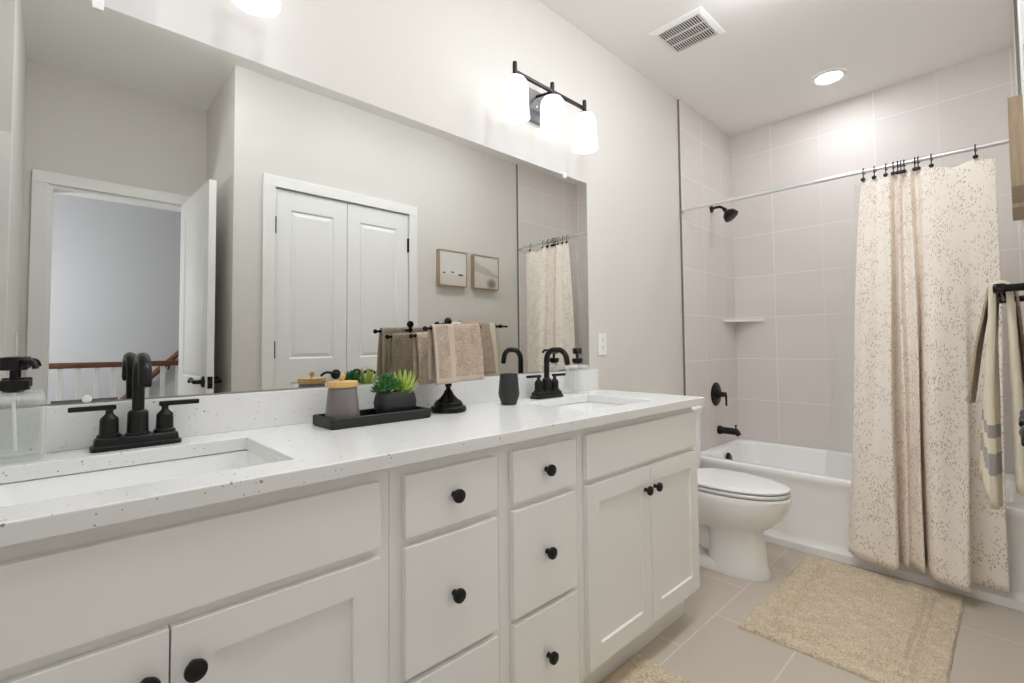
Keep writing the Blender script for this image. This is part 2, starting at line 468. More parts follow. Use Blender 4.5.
b = BM(); slab_holes(b, [XL-.1, EX0, EX1, XR+.1], [0, EZ, H], YR-.11, YR, [(EX0, EX1, 0, EZ)], 'xzy')
S_('wall_entry', b, 'paint', 'off-white wall around the entry doorway, seen in the mirror', 'wall')
b = BM(); box(b, XF-.1, XL, YR, -1.27, 0, H); S_('wall_front', b, 'paint', 'off-white side wall left of the entry doorway', 'wall')
b = BM(); box(b, XF-.1, XF, -1.27, 0, 0, H); S_('wall_end', b, 'paint', 'off-white end wall at the left end of the vanity', 'wall')
b = BM(); box(b, -4.6, -.9, -3.85, -3.75, 0, H); S_('wall_hall', b, 'hall', 'plain grey hall wall beyond the open doorway', 'wall')
b = BM(); box(b, -4.7, -4.6, -3.85, YR, 0, H); S_('wall_hall_left', b, 'hall', 'grey hall end wall beyond the doorway on the left', 'wall')
b = BM(); box(b, -1.0, -.9, -3.75, -2.4, 0, H); S_('wall_hall_right', b, 'hall', 'grey hall end wall beyond the doorway on the right', 'wall')
b = BM(); box(b, XR+.1, -1.0, YR-.11, YR-.06, 0, H); box(b, -4.6, XL-.1, YR-.11, YR-.06, 0, H); S_('wall_hall_near', b, 'hall', 'grey hall wall on the doorway side', 'wall')
# metal strips where the tile starts
b = BM(); box(b, -.005, .004, -.010, -.0005, 0, H-.002); S_('trim_1', b, 'edge', 'dark metal edge strip of the tile beside the toilet', 'trim')
b = BM(); box(b, -.005, .004, -W+.0005, -W+.010, 0, H-.002); S_('trim_2', b, 'edge', 'dark metal edge strip of the tile beside the towel bar', 'trim')
def casing(name, x0, x1, z1, yw, s, label, wd=.066, th=.016):
    """door casing on a wall plane y=yw, standing out towards +y*s"""
    b = BM()
    for (a0, a1, c0, c1) in ((x0-wd, x0, 0, z1), (x1, x1+wd, 0, z1), (x0-wd, x1+wd, z1, z1+wd)):
        box(b, a0, a1, min(yw, yw+s*th), max(yw, yw+s*th), c0, c1, .003)
        e = wd*.35
    S_(name, b, 'white', label, 'trim')
casing('trim_3', CX0, CX1, CZ, -W, 1, 'white painted casing around the double closet doors')
casing('trim_4', EX0, EX1, EZ, YR, 1, 'white painted casing around the open entry doorway')
b = BM(); box(b, EX0, EX0+.02, YR-.105, YR, 0, EZ); box(b, EX1-.02, EX1, YR-.105, YR, 0, EZ); box(b, EX0+.02, EX1-.02, YR-.105, YR, EZ-.02, EZ)
S_('trim_5', b, 'white', 'white painted jamb lining the open entry doorway', 'trim')
b = BM(); box(b, XF, XL+.004, -1.27, -1.254, 0, 2.0, .004); S_('trim_6', b, 'white', 'white upright casing at the far left edge of the mirror view', 'trim')
def baseboard(name, x0, x1, y, s, label):
    b = BM(); y2 = y+s*.014
    box(b, x0, x1, min(y, y2), max(y, y2), 0, .10, .003); box(b, x0, x1, min(y, y+s*.010), max(y, y+s*.010), .10, .125, .003)
    S_(name, b, 'white', label, 'baseboard')
baseboard('baseboard_right', CX1+.068, -.008, -W, 1, 'white baseboard below the towel bar')
baseboard('baseboard_left', -.94, -.008, 0, -1, 'white baseboard behind the toilet')

# ------------------------------------------------------------------ doors
def lever(parent, px, y, z, s, d, name='door_lever', m='black'):
    """rose on plane y=y standing out s, lever pointing d (+-x)"""
    b = BM(); lathe(b, [(0, 0), (.031, 0), (.031, .006), (.026, .010), (.012, .012), (.011, .045), (.009, .05), (0, .05)], (px, y, z), (0, s, 0))
    yl = y+s*.045
    tube(b, bez((px, yl, z), (px+d*.03, yl, z), (px+d*.05, yl, z+.02), (px+d*.08, yl, z+.016))+bez((px+d*.08, yl, z+.016), (px+d*.095, yl, z+.013), (px+d*.105, yl, z+.004), (px+d*.112, yl, z-.004), 5)[1:], [.010]*5+[.008]*11, 10)
    return obj(name, b, m, parent, True)
def hinge(parent, x, y, z):
    b = BM(); tube(b, [(x, y, z-.05), (x, y, z+.05)], .0095, 10); box(b, x-.010, x+.010, y-.005, y, z-.05, z+.05)
    return obj('hinge', b, 'black', parent, True)
def closet_door(name, x0, x1, hx, lx, ld, label):
    t = thing(name, label, 'door', (x0, -W-.002, 0), kind='structure')
    b = BM(); sx = .088
    panel_slab(b, [x0, x0+sx, x1-sx, x1], [.01, .2, .93, 1.07, 1.97, CZ-.005], -W-.002, -W-.037,
               [(x0+sx, x1-sx, .2, .93), (x0+sx, x1-sx, 1.07, 1.97)], [(.012, -.007), (.006, 0), (.028, .005)])
    obj('panel_board', b, 'white', t)
    for z in (.25, 1.125, 1.865): hinge(t, hx, -W+.001, z)
    lever(t, lx, -W-.002, .965, 1, ld)
mid = -1.557
closet_door('door_1', CX0+.004, mid-.002, CX0+.001, -1.63, -1, 'white panelled closet door nearer the entry doorway, with black lever')
closet_door('door_2', mid+.002, CX1-.004, CX1-.001, -1.49, 1, 'white panelled closet door nearer the two framed pictures')
# open entry door: built closed along +x from its hinge, then swung into the room
t = thing('door_3', 'white panelled entry door standing open, seen edge-on in the mirror', 'door', (-2.322, YR+.012, 0), kind='structure')
hx, hy = -2.322, YR+.012; wd = .685
b = BM(); panel_slab(b, [hx, hx+.11, hx+wd-.11, hx+wd], [.012, .2, .8, .97, 1.95, 2.061], hy, hy+.035,
                     [(hx+.11, hx+wd-.11, .2, .8), (hx+.11, hx+wd-.11, .97, 1.95)], [(.012, -.007), (.006, 0), (.028, .005)])
obj('panel_board', b, 'white', t)
lever(t, hx+wd-.06, hy, .955, -1, -1, 'door_lever'); lever(t, hx+wd-.06, hy+.035, .955, 1, -1, 'door_lever')
b = BM(); box(b, hx+wd, hx+wd+.0015, hy+.005, hy+.030, .92, .985); lathe(b, [(0, 0), (.008, 0), (.006, .008), (0, .009)], (hx+wd+.001, hy+.0175, .955), (1, 0, 0), 10)
obj('latch_plate', b, 'black', t)
t.rotation_euler = (0, 0, math.radians(88.4))

# ------------------------------------------------------------------ hall railing
ry = -2.9
t = thing('stair_railing', 'stair railing with brown handrail and white balusters beyond the doorway', 'railing', (-2.6, ry, 0))
b = BM(); box(b, -3.6, -2.20, ry-.03, ry+.03, 1.012, 1.05, .012); obj('handrail', b, 'brown', t)
b = BM(); box(b, -3.6, -2.20, ry-.02, ry+.02, .06, .09, .004); obj('bottom_rail', b, 'white', t)
for k in range(14):
    x = -2.258-.0925*k
    b = BM(); box(b, x-.0135, x+.0135, ry-.0135, ry+.0135, .0, 1.014, .002); obj('baluster', b, 'white', t)
b = BM(); box(b, -2.255, -2.195, ry-.03, ry+.03, 0, 1.05, .003); obj('newel_post', b, 'white', t)
b = BM(); box(b, -2.262, -2.188, ry-.037, ry+.037, 1.05, 1.075, .01); obj('newel_cap', b, 'brown', t)
b = BM(); tube(b, [(-2.05, -3.68, 1.18), (-2.25, -3.68, .98), (-2.75, -3.68, .48)], .024, 12)
t = thing('wall_handrail', 'sloping brown handrail on the grey hall wall', 'handrail', (-2.4, -3.75, .8)); obj('rail', b, 'brown', t, True)
for k in (0, 1):
    x = -2.2-.45*k; b = BM(); tube(b, [(x, -3.75, .96-.45*k), (x, -3.69, .98-.45*k), (x, -3.68, 1.03-.45*k)], .008, 8); obj('bracket', b, 'black', t, True)

# ================================================================== VANITY
YF, YD = -.532, -.551      # face frame, door faces
ZB, ZT = .115, .8805
def knob(parent, x, z, y=YD):
    b = BM(); lathe(b, [(0, 0), (.0075, 0), (.007, .004), (.0055, .010), (.0065, .014), (.0155, .017), (.0165, .021), (.0155, .026), (.009, .029), (0, .0295)], (x, y, z), (0, -1, 0), 20)
    return obj('knob', b, 'knob', parent, True)
def front(parent, name, x0, x1, z0, z1, kn=None, shaker=False, m='cab'):
    b = BM()
    if shaker:
        f = .06
        panel_slab(b, [x0, x0+f, x1-f, x1], [z0, z0+f, z1-f, z1], YD, YF-.0005, [(x0+f, x1-f, z0+f, z1-f)], [(.0025, -.008)])
    else: box(b, x0, x1, YD, YF-.0005, z0, z1, .0025)
    o = obj(name, b, m, parent)
    if kn: knob(o, *kn)
    return o
def cabinet(name, x0, x1, label, cat='cabinet'):
    t = thing(name, label, cat, ((x0+x1)/2, -.27, 0), 'base cabinets of the vanity')
    b = BM()
    for (a, c, d, e, f_, g) in ((x0, x0+.016, YF+.02, -.004, ZB, ZT), (x1-.016, x1, YF+.02, -.004, ZB, ZT), (x0+.016, x1-.016, -.012, -.004, ZB, ZT), (x0+.016, x1-.016, YF+.02, -.012, ZB, ZB+.016)):
        box(b, a, c, d, e, f_, g)
    obj('carcass', b, 'cab', t)
    b = BM(); box(b, x0, x1, YF, YF+.02, ZB, ZT, .0008); obj('face_frame', b, 'cab', t)
    b = BM(); box(b, x0, x1, -.475, -.46, 0, ZB, .001); box(b, x0, x0+.016, -.46, -.01, 0, ZB); box(b, x1-.016, x1, -.46, -.01, 0, ZB); obj('toe_kick', b, 'cab', t)
    return t
G = .0006
XA, XB, XC, XD, XE = -3.172, -2.398, -2.081, -1.755, -.984
t = cabinet('sink_cabinet', XA, XB-G, 'white sink cabinet with two panelled doors, left end of the vanity')
front(t, 'false_front', -3.145, -2.427, .717, .853)
front(t, 'door', -3.145, -2.7895, .14, .697, (-2.818, .630), True)
front(t, 'door', -2.7865, -2.427, .14, .697, (-2.757, .630), True)
def drawers(x0, x1, a, c, label):
    t = cabinet('drawer_cabinet', x0+G, x1-G, label)
    m_ = (a+c)/2
    for z0, z1, kz in ((.717, .853, .787), (.418, .697, .559), (.14, .402, .275)):
        front(t, 'drawer', a, c, z0, z1, (m_-.004, kz))
drawers(XB, XC, -2.368, -2.101, 'white three-drawer cabinet with black knobs, next to the left sink cabinet')
drawers(XC, XD, -2.043, -1.781, 'white three-drawer cabinet with black knobs, next to the right sink cabinet')
t = cabinet('sink_cabinet', XD+G, XE, 'white sink cabinet with two panelled doors, right end beside the toilet')
front(t, 'false_front', -1.727, -.993, .717, .855)
front(t, 'door', -1.727, -1.3615, .14, .697, (-1.398, .620), True)
front(t, 'door', -1.3585, -.993, .14, .697, (-1.334, .620), True)

ZC = .9125; ZU = .881
SL, SR = (-3.005, -2.575, -.47, -.135), (-1.61, -1.18, -.47, -.135)     # sink cut-outs
b = BM(); xs = sorted({XA, SL[0], SL[1], SR[0], SR[1], -.942}); ys = [-.567, -.47, -.135, -.003]
slab_holes(b, xs, ys, ZU, ZC, [SL, SR], 'xyz')
o = obj('countertop', b, 'quartz'); bv = o.modifiers.new('bevel', 'BEVEL'); bv.width = .0025; bv.segments = 2; bv.limit_method = 'ANGLE'
tag(o, 'long white speckled quartz countertop across all vanity cabinets', 'countertop')
b = BM(); box(b, XA, -.942, -.022, -.003, ZC+.0003, 1.013, .002)
o = obj('backsplash', b, 'quartz'); tag(o, 'low white speckled quartz backsplash below the mirror', 'backsplash')

def sink(cut, label):
    x0, x1, y0, y1 = cut; cx, cy = (x0+x1)/2, (y0+y1)/2; hx, hy = (x1-x0)/2, (y1-y0)/2
    t = thing('sink', label, 'sink', (cx, cy, ZU-.15), 'undermount vanity sinks')
    b = BM()
    L = []
    for (o_, z, r) in ((.02, ZU-.002, .03), (.02, ZU-.016, .03), (.010, ZU-.10, .04), (-.03, ZU-.152, .05)):
        L.append(([p for p in rrect(cx, cy, hx+o_, hy+o_, r)], z))
    for (o_, z, r) in ((-.045, ZU-.144, .05), (-.012, ZU-.125, .045), (-.002, ZU-.09, .035), (.004, ZU-.0035, .025), (.004, ZU-.002, .025)):
        L.append(([p for p in rrect(cx, cy, hx+o_, hy+o_, r)], z))
    rings(b, [[(x, y, z) for x, y in p] for p, z in L], cap=False)
    # close outer bottom, inner bottom and flange
    b.verts.ensure_lookup_table(); n = len(L[0][0])
    b.faces.new([b.verts[i] for i in range(8*n, 9*n)][::1]) if False else None
    for (i0, i1) in ((0, 8),):
        for k in range(n):
            j = (k+1) % n
            b.faces.new((b.verts[i0*n+k], b.verts[i0*n+j], b.verts[i1*n+j], b.verts[i1*n+k]))
    # remove the strip that joins outer bottom to inner bottom, then cap both
    for f in [f for f in b.faces if all(v.co.z < ZU-.14 for v in f.verts)]: b.faces.remove(f)
    b.verts.ensure_lookup_table()
    b.faces.new([b.verts[i] for i in range(3*n, 4*n)]); b.faces.new([b.verts[i] for i in range(4*n, 5*n)])
    obj('basin', b, 'porc', t, True)
    b = BM(); lathe(b, [(0, 0), (.022, 0), (.022, .003), (.016, .004), (.014, .002), (0, .002)], (cx, cy+.02, ZU-.1438)); obj('drain', b, 'black', t, True)
sink(SL, 'white rectangular undermount sink in front of the left faucet'); sink(SR, 'white rectangular undermount sink near the right end of the countertop')

# ------------------------------------------------------------------ faucets
def faucet(x, y, label):
    z = ZC+.0003
    t = thing('faucet', label, 'faucet', (x, y, z), 'black two-handle faucets')
    b = BM()
    prism(b, [(rrect(x, y, .083, .029, .014), z), (rrect(x, y, .083, .029, .014), z+.008), (rrect(x, y, .079, .026, .013), z+.011)])
    prism(b, [(rrect(x, y, .078, .025, .012), z+.0108), (rrect(x, y, .076, .024, .012), z+.024), (rrect(x, y, .073, .0215, .011), z+.027)])
    obj('base_plate', b, 'black', t, True)
    b = BM(); lathe(b, [(.0235, .0265), (.0235, .031), (.0205, .033), (.0195, .078), (.0165, .0825), (.0125, .084)], (x, y, z), n=24); obj('collar', b, 'black', t, True)
    zt = z+.2
    path = [(x, y, z+.08), (x, y, z+.13)]+arc((x, y-.045, zt-.045+.004), .045, 0, PI/2, (0, 1, 0), (0, 0, 1), 8)+arc((x, y-.068, zt-.045+.004), .045, PI/2, PI*.93, (0, 1, 0), (0, 0, 1), 8)
    path.append(Vector(path[-1])+Vector((0, -.004, -.022)))
    b = BM(); tube(b, path, .0118, 16); obj('spout', b, 'black', t, True)
    e = Vector(path[-1]); b = BM(); tube(b, [e+Vector((0, -.0002, -.0004)), e+Vector((0, -.0012, -.006))], .0105, 16); obj('aerator', b, 'gloss', t, True)
    for s in (-1, 1):
        hx = x+s*.051
        b = BM(); lathe(b, [(.0215, .0265), (.0215, .033), (.0185, .035), (.0175, .036), (.0168, .066), (.0155, .070), (.0075, .079), (.0065, .084), (.0085, .09), (0, .0905)], (hx, y, z), n=24)
        h = obj('handle', b, 'black', t, True)
        b = BM(); box(b, min(hx-s*.012, hx+s*.069), max(hx-s*.012, hx+s*.069), y-.006, y+.006, z+.088, z+.099, .003); obj('lever', b, 'black', h, True)
    return t
faucet(-2.786, -.073, 'black two-handle faucet behind the left sink, nearest the camera')
faucet(-1.397, -.085, 'black two-handle faucet behind the right sink, beside the charcoal tumbler')

# ------------------------------------------------------------------ mirror
MX0, MX1, MZ0, MZ1 = -3.165, -.994, 1.017, 1.955
t = thing('wall_mirror', 'large frameless wall mirror above the backsplash', 'mirror', ((MX0+MX1)/2, -.003, MZ0))
b = BM(); box(b, MX0, MX1, -.006, -.0006, MZ0, MZ1); obj('glass_pane', b, 'mirror', t)
for x in (-2.87, -1.165):
    b = BM(); box(b, x-.011, x+.011, -.0115, -.0002, MZ1-.014, MZ1+.012, .003); obj('clip', b, 'plastic', t)
for x in (-2.873, -1.165):
    b = BM(); lathe(b, [(0, 0), (.009, 0), (.009, .004), (.005, .006), (0, .006)], (x, -.0061, MZ0+.006), (0, -1, 0), 14); obj('clip', b, 'plastic', t)
    b = BM(); box(b, x-.06, x+.055, -.0075, -.0061, MZ0, MZ0+.006); obj('bottom_channel', b, 'nickel', t)

# ------------------------------------------------------------------ vanity lights
def vanity_light(cx, label):
    y = -.115; zb = 2.248
    t = thing('vanity_light', label, 'light', (cx, -.002, 2.22), 'three-shade vanity lights')
    b = BM(); box(b, cx-.06, cx+.06, -.02, -.001, 2.145, 2.29, .004); p = obj('backplate', b, 'nickel', t)
    b = BM(); lathe(b, [(0, 0), (.005, 0), (.004, .003), (0, .0035)], (cx, -.02, 2.215), (0, -1, 0), 10); obj('screw', b, 'chrome', p, True)
    b = BM(); tube(b, [(cx, -.02, 2.262), (cx, y+.005, zb)], .006, 10); obj('arm', b, 'black', t, True)
    b = BM(); box(b, cx-.235, cx+.235, y-.0065, y+.0065, zb-.0065, zb+.0065, .0015); obj('bar', b, 'black', t)
    for k in (-1, 0, 1):
        x = cx+k*.2275
        b = BM(); lathe(b, [(0, .042), (.008, .040), (.0095, .034), (.0095, -.012), (.018, -.016), (.028, -.022), (.028, -.026), (0, -.026)], (x, y, zb), n=18); h = obj('socket', b, 'black', t, True)
        b = BM(); prof = [(.024, -.0262), (.040, -.032), (.050, -.047), (.0535, -.07), (.0545, -.13), (.056, -.165), (.0600, -.192)]
        prof += [(r-.003, hh) for r, hh in prof[::-1]]
        lathe(b, prof, (x, y, zb), n=32); obj('shade', b, 'shade', h, True)
    return t
vanity_light(-1.371, 'three-shade vanity light above the right sink')
vanity_light(-2.787, 'three-shade vanity light at the top left, mostly cut off')

# ------------------------------------------------------------------ ceiling vent and lamp, outlet, switch
vx, vy = -.6, -.365
t = thing('ceiling_vent', 'square white slotted exhaust vent in the ceiling', 'vent', (vx, vy, H))
b = BM(); h = .138
rings(b, [[(vx+sx*a, vy+sy_*a2, z) for sx, sy_ in ((-1, -1), (1, -1), (1, 1), (-1, 1))] for a, a2, z in ((h, h, H-.0005), (h, h, H-.006), (h-.02, h-.02, H-.013), (.108, .108, H-.013), (.108, .108, H-.0008))], cap=False)
obj('frame', b, 'plastic', t)
b = BM(); box(b, vx-.108, vx+.108, vy-.108, vy+.108, H-.002, H-.0009); obj('dark_back', b, 'dark', t)
b = BM(); n_ = 18
for i in range(n_):
    y = vy-.108+.216*(i+.5)/n_; box(b, vx-.108, vx+.108, y-.0019, y+.0019, H-.0128, H-.0105)
for x in (vx-.036, vx+.036): box(b, x-.003, x+.003, vy-.108, vy+.108, H-.0128, H-.006)
obj('grille', b, 'plastic', t)
def downlight(lx, ly, label, m='downlens'):
    t = thing('recessed_light', label, 'light', (lx, ly, H), 'recessed ceiling lights')
    b = BM(); rings(b, [[(lx+r*math.cos(2*PI*i/40), ly+r*math.sin(2*PI*i/40), z) for i in range(40)] for r, z in ((.092, H-.0004), (.092, H-.003), (.084, H-.008), (.068, H-.006), (.066, H-.002))], cap=False); obj('trim_ring', b, 'white', t, True)
    b = BM(); lathe(b, [(0, -.0045), (.066, -.0045), (.066, -.002), (0, -.002)], (lx, ly, H), n=40); obj('lens', b, m, t)
downlight(.43, -.752, 'round lit recessed ceiling light above the bathtub')
def fill_dome(lx, ly, label):  # invented fixture out of view, added to brighten the room evenly
    t = thing('fill_dome', label, 'light', (lx, ly, H), 'added dome fill lights over the room')
    b = BM(); lathe(b, [(0, -.0005), (.150, -.0005), (.150, -.018), (.142, -.022), (0, -.022)], (lx, ly, H), n=40); obj('pan', b, 'white', t, True)
    b = BM(); lathe(b, [(.138, -.0222), (.136, -.035), (.122, -.056), (.095, -.073), (.055, -.083), (0, -.086)], (lx, ly, H), n=40); obj('diffuser', b, 'fill_lens', t, True)
fill_dome(-.85, -.84, 'added unseen dome fill light on the ceiling before the toilet')
fill_dome(-1.6, -.84, 'added unseen dome fill light on the ceiling before the right sink')
fill_dome(-2.5, -1.05, 'added unseen dome fill light on the ceiling before the left sink')
t = thing('wall_outlet', 'white duplex outlet on the wall right of the mirror', 'outlet', (-.878, -.001, 1.14))
b = BM(); box(b, -.914, -.842, -.006, -.0006, 1.082, 1.198, .003); obj('cover_plate', b, 'plastic', t)
for dz in (.02, -.02):
    b = BM(); lathe(b, [(.0165, .0), (.0165, .0015), (0, .0015)], (-.878, -.006, 1.14+dz), (0, -1, 0), 20); r_ = obj('receptacle', b, 'plastic', t)
    b = BM()
    for dx in (-.006, .006): box(b, -.878+dx-.001, -.878+dx+.001, -.0079, -.0072, 1.14+dz-.001, 1.14+dz+.008)
    box(b, -.880, -.876, -.0079, -.0072, 1.14+dz-.009, 1.14+dz-.006); obj('slot', b, 'dark', r_)
t = thing('light_switch', 'white switch plate beside the entry doorway', 'switch', (XL+.001, -1.95, 1.17))
b = BM(); box(b, XL+.0006, XL+.006, -1.985, -1.915, 1.112, 1.228, .003); obj('cover_plate', b, 'plastic', t)
b = BM(); box(b, XL+.006, XL+.009, -1.966, -1.934, 1.138, 1.202, .002); obj('rocker', b, 'plastic', t)

# ================================================================== COUNTER ITEMS
ZK = ZC+.0004
def soap(x, y, rz, spd, label, s=.043):
    t = thing('soap_dispenser', label, 'soap dispenser', (x, y, ZK), 'clear glass soap dispensers')
    b = BM()
    L = [(.040, 0), (s, .004), (s, .008), (s, .118), (s*.985, .124), (s*.8, .131)]
    lo = [[(px, py, ZK+z) for px, py in rrect(x, y, r, r, .010)] for r, z in L]
    nn = len(lo[0])
    def circ(r, z): # ring with the same point count, starting at the +x,+y corner
        return [(x+r*math.cos(math.atan2(py-y, px-x)), y+r*math.sin(math.atan2(py-y, px-x)), ZK+z) for px, py in rrect(x, y, s, s, .010)]
    lo += [circ(.019, .133), circ(.0185, .142)]
    lo += [circ(.016, .142), circ(.016, .131)]
    lo += [[(px, py, ZK+z) for px, py in rrect(x, y, r, r, .008)] for r, z in ((s*.78, .126), (s-.005, .119), (s-.005, .016), (s-.007, .013))]
    rings(b, lo); obj('bottle', b, 'bottle', t, True)
    b = BM(); lathe(b, [(.0245, .1425), (.0245, .161), (.023, .1625), (0, .1625)], (x, y, ZK), n=24); lathe(b, [(0, .138), (.0155, .138), (.0155, .1425), (.0, .1425)], (x, y, ZK), n=20)
    obj('collar', b, 'black', t, True)
    b = BM(); lathe(b, [(.006, .1625), (.006, .182), (.0205, .183), (.0215, .186), (.0215, .206), (.0205, .209), (0, .2095)], (x, y, ZK), n=22)
    d = Vector(spd).normalized(); P = Vector((x, y, ZK+.2))
    tube(b, [P+d*.012, P+d*.035]+bez(P+d*.035, P+d*.045, P+d*.052+Vector((0, 0, -.002)), P+d*.054+Vector((0, 0, -.014)), 6)[1:], .0055, 10)
    obj('pump_head', b, 'black', t, True)
    b = BM(); tube(b, [(x, y, ZK+.138), (x+.006, y, ZK+.02)], .003, 8); obj('dip_tube', b, 'plastic', t, True)
    t.rotation_euler = (0, 0, rz)
    return t
soap(-2.988, -.0725, 0, (.75, -1, 0), 'clear square soap dispenser with black pump at the left edge of the counter', .0485)
soap(-1.178, -.078, math.radians(8), (-.8, -.6, 0), 'clear square soap dispenser with black pump behind the right sink')

# charcoal tumbler
t = thing('tumbler', 'matte charcoal tapered tumbler beside the right faucet', 'cup', (-1.672, -.14, ZK))
b = BM(); pr = [(0, 0), (.027, 0), (.029, .002), (.0385, .03), (.0405, .042), (.0375, .075), (.034, .115), (.0325, .116), (.0355, .075), (.0375, .044), (.027, .006), (0, .005)]
lathe(b, pr, (-1.672, -.14, ZK), n=32); obj('body', b, 'pot', t, True)

# black tray
tx0, tx1, ty0, ty1 = -2.386, -2.065, -.205, -.065
cx, cy, hx, hy = (tx0+tx1)/2, (ty0+ty1)/2, (tx1-tx0)/2, (ty1-ty0)/2
t = thing('tray', 'black wooden tray holding the lidded jar and the planter', 'tray', (cx, cy, ZK))
b = BM(); rings(b, [[(x, y, ZK+z) for x, y in rrect(cx, cy, hx-o_, hy-o_, .010)] for o_, z in ((.003, 0), (0, .003), (0, .027), (.002, .029), (.009, .029), (.011, .027), (.011, .007))])
obj('tray_body', b, 'blackwood', t)
TZ = ZK+.0078
# jar
jx, jy = -2.319, -.122
t = thing('lidded_jar', 'frosted grey glass jar with a pale wooden lid on the tray', 'jar', (jx, jy, TZ))
b = BM(); pr = [(0, 0), (.044, 0), (.0495, .003), (.0503, .008), (.0478, .03), (.0402, .094), (.0375, .0995), (.034, .0995), (.036, .094), (.043, .03), (.046, .010), (0, .008)]
c = Vector((jx, jy, TZ)); n = 40
rings(b, [[c+Vector((r*(1+.035*math.cos(8*2*PI*k/n)*(1-min(1, h_/.05)))*math.cos(2*PI*k/n), r*(1+.035*math.cos(8*2*PI*k/n)*(1-min(1, h_/.05)))*math.sin(2*PI*k/n), h_)) for k in range(n)] for r, h_ in [(max(a, 1e-5), d) for a, d in pr]], cap=False)
obj('body', b, 'smoke', t, True)
b = BM(); lathe(b, [(0, .0795), (.0425, .0795), (.0435, .081), (.0435, .094), (.0425, .096), (0, .0965)], c+Vector((0, 0, .0203)), n=36); l_ = obj('lid', b, 'bamboo', t, True)
b = BM(); lathe(b, [(.004, .0963), (.004, .101), (.007, .105), (.008, .110), (.006, .1155), (0, .117)], c+Vector((0, 0, .0203)), n=16); obj('lid_knob', b, 'bamboo', l_, True)
# planter with two succulents
px, py = -2.150, -.128
t = thing('succulent_planter', 'rounded charcoal planter with dark and lime green succulents on the tray', 'planter', (px, py, TZ))
b = BM(); hx, hy = .064, .038
rings(b, [[(x, y, TZ+z) for x, y in rrect(px, py, hx-o_, hy-o_, .030, 7)] for o_, z in ((.012, 0), (.005, .007), (0, .024), (-.002, .044), (.002, .066), (.006, .075), (.010, .075), (.010, .064))])
obj('pot', b, 'pot', t, True)
b = BM(); rings(b, [[(x, y, TZ+z) for x, y in rrect(px, py, hx-.011, hy-.011, .028, 7)] for z in (.064, .0685)]); obj('soil', b, 'soil', t)
def leaf(bm, p, d, up_, L, wd, th):
    """fleshy pointed leaf from p along d"""
    d = d.normalized(); s = d.cross(up_).normalized(); n_ = s.cross(d).normalized()
    loops = []
    for tt, ww in ((0, .35), (.25, .8), (.55, 1), (.8, .62), (.93, .28), (1, .02)):
        c_ = p+d*L*tt+n_*L*.12*math.sin(PI*tt)*-1+Vector((0, 0, L*.10*tt*tt))
        loops.append([c_+s*wd*ww, c_+n_*th*ww, c_-s*wd*ww, c_-n_*th*ww*.7])
    rings(bm, loops)
def rosette(bm, c, n_, L, wd, th, tiers, tilt=Vector((0, 0, 1))):
    for k, (cnt, el, sc) in enumerate(tiers):
        for i in range(cnt):
            a = 2*PI*(i+.5*k)/cnt+random.uniform(-.15, .15); e = math.radians(el+random.uniform(-8, 8))
            d = Vector((math.cos(a)*math.cos(e), math.sin(a)*math.cos(e), math.sin(e)))+.35*(tilt-Vector((0, 0, 1)))
            leaf(bm, Vector(c)+Vector((0, 0, .003*k)), d, Vector((0, 0, 1)) if el < 80 else Vector((1, 0, 0)), L*sc*random.uniform(.88, 1.1), wd*sc, th*sc)
b = BM(); zc = TZ+.070
for (dx, dy, dz, L, tl) in ((-.043, -.014, .018, .034, (-.6, -.4, 1)), (-.028, .014, .032, .034, (-.2, .5, 1)), (-.012, -.018, .022, .030, (.2, -.6, 1)), (-.052, .01, .010, .029, (-1, .2, .8)), (-.03, -.002, .038, .032, (0, -.2, 1))):
    tube(b, [(px+dx*.6, py+dy*.6, zc-.003), (px+dx, py+dy, zc+dz)], .003, 6)
    rosette(b, (px+dx, py+dy, zc+dz), 0, L, .0065, .0032, [(8, 5, 1), (8, 30, .95), (6, 52, .8), (4, 75, .6)], Vector(tl))
obj('dark_succulent', b, 'leaf_d', t, True, label='bushy dark green succulent')
b = BM(); rosette(b, (px+.026, py-.002, zc), 0, .068, .0062, .003, [(9, 14, .8), (9, 34, 1), (8, 54, 1.0), (5, 74, .9)]); obj('lime_succulent', b, 'leaf_l', t, True, label='spiky lime green succulent')

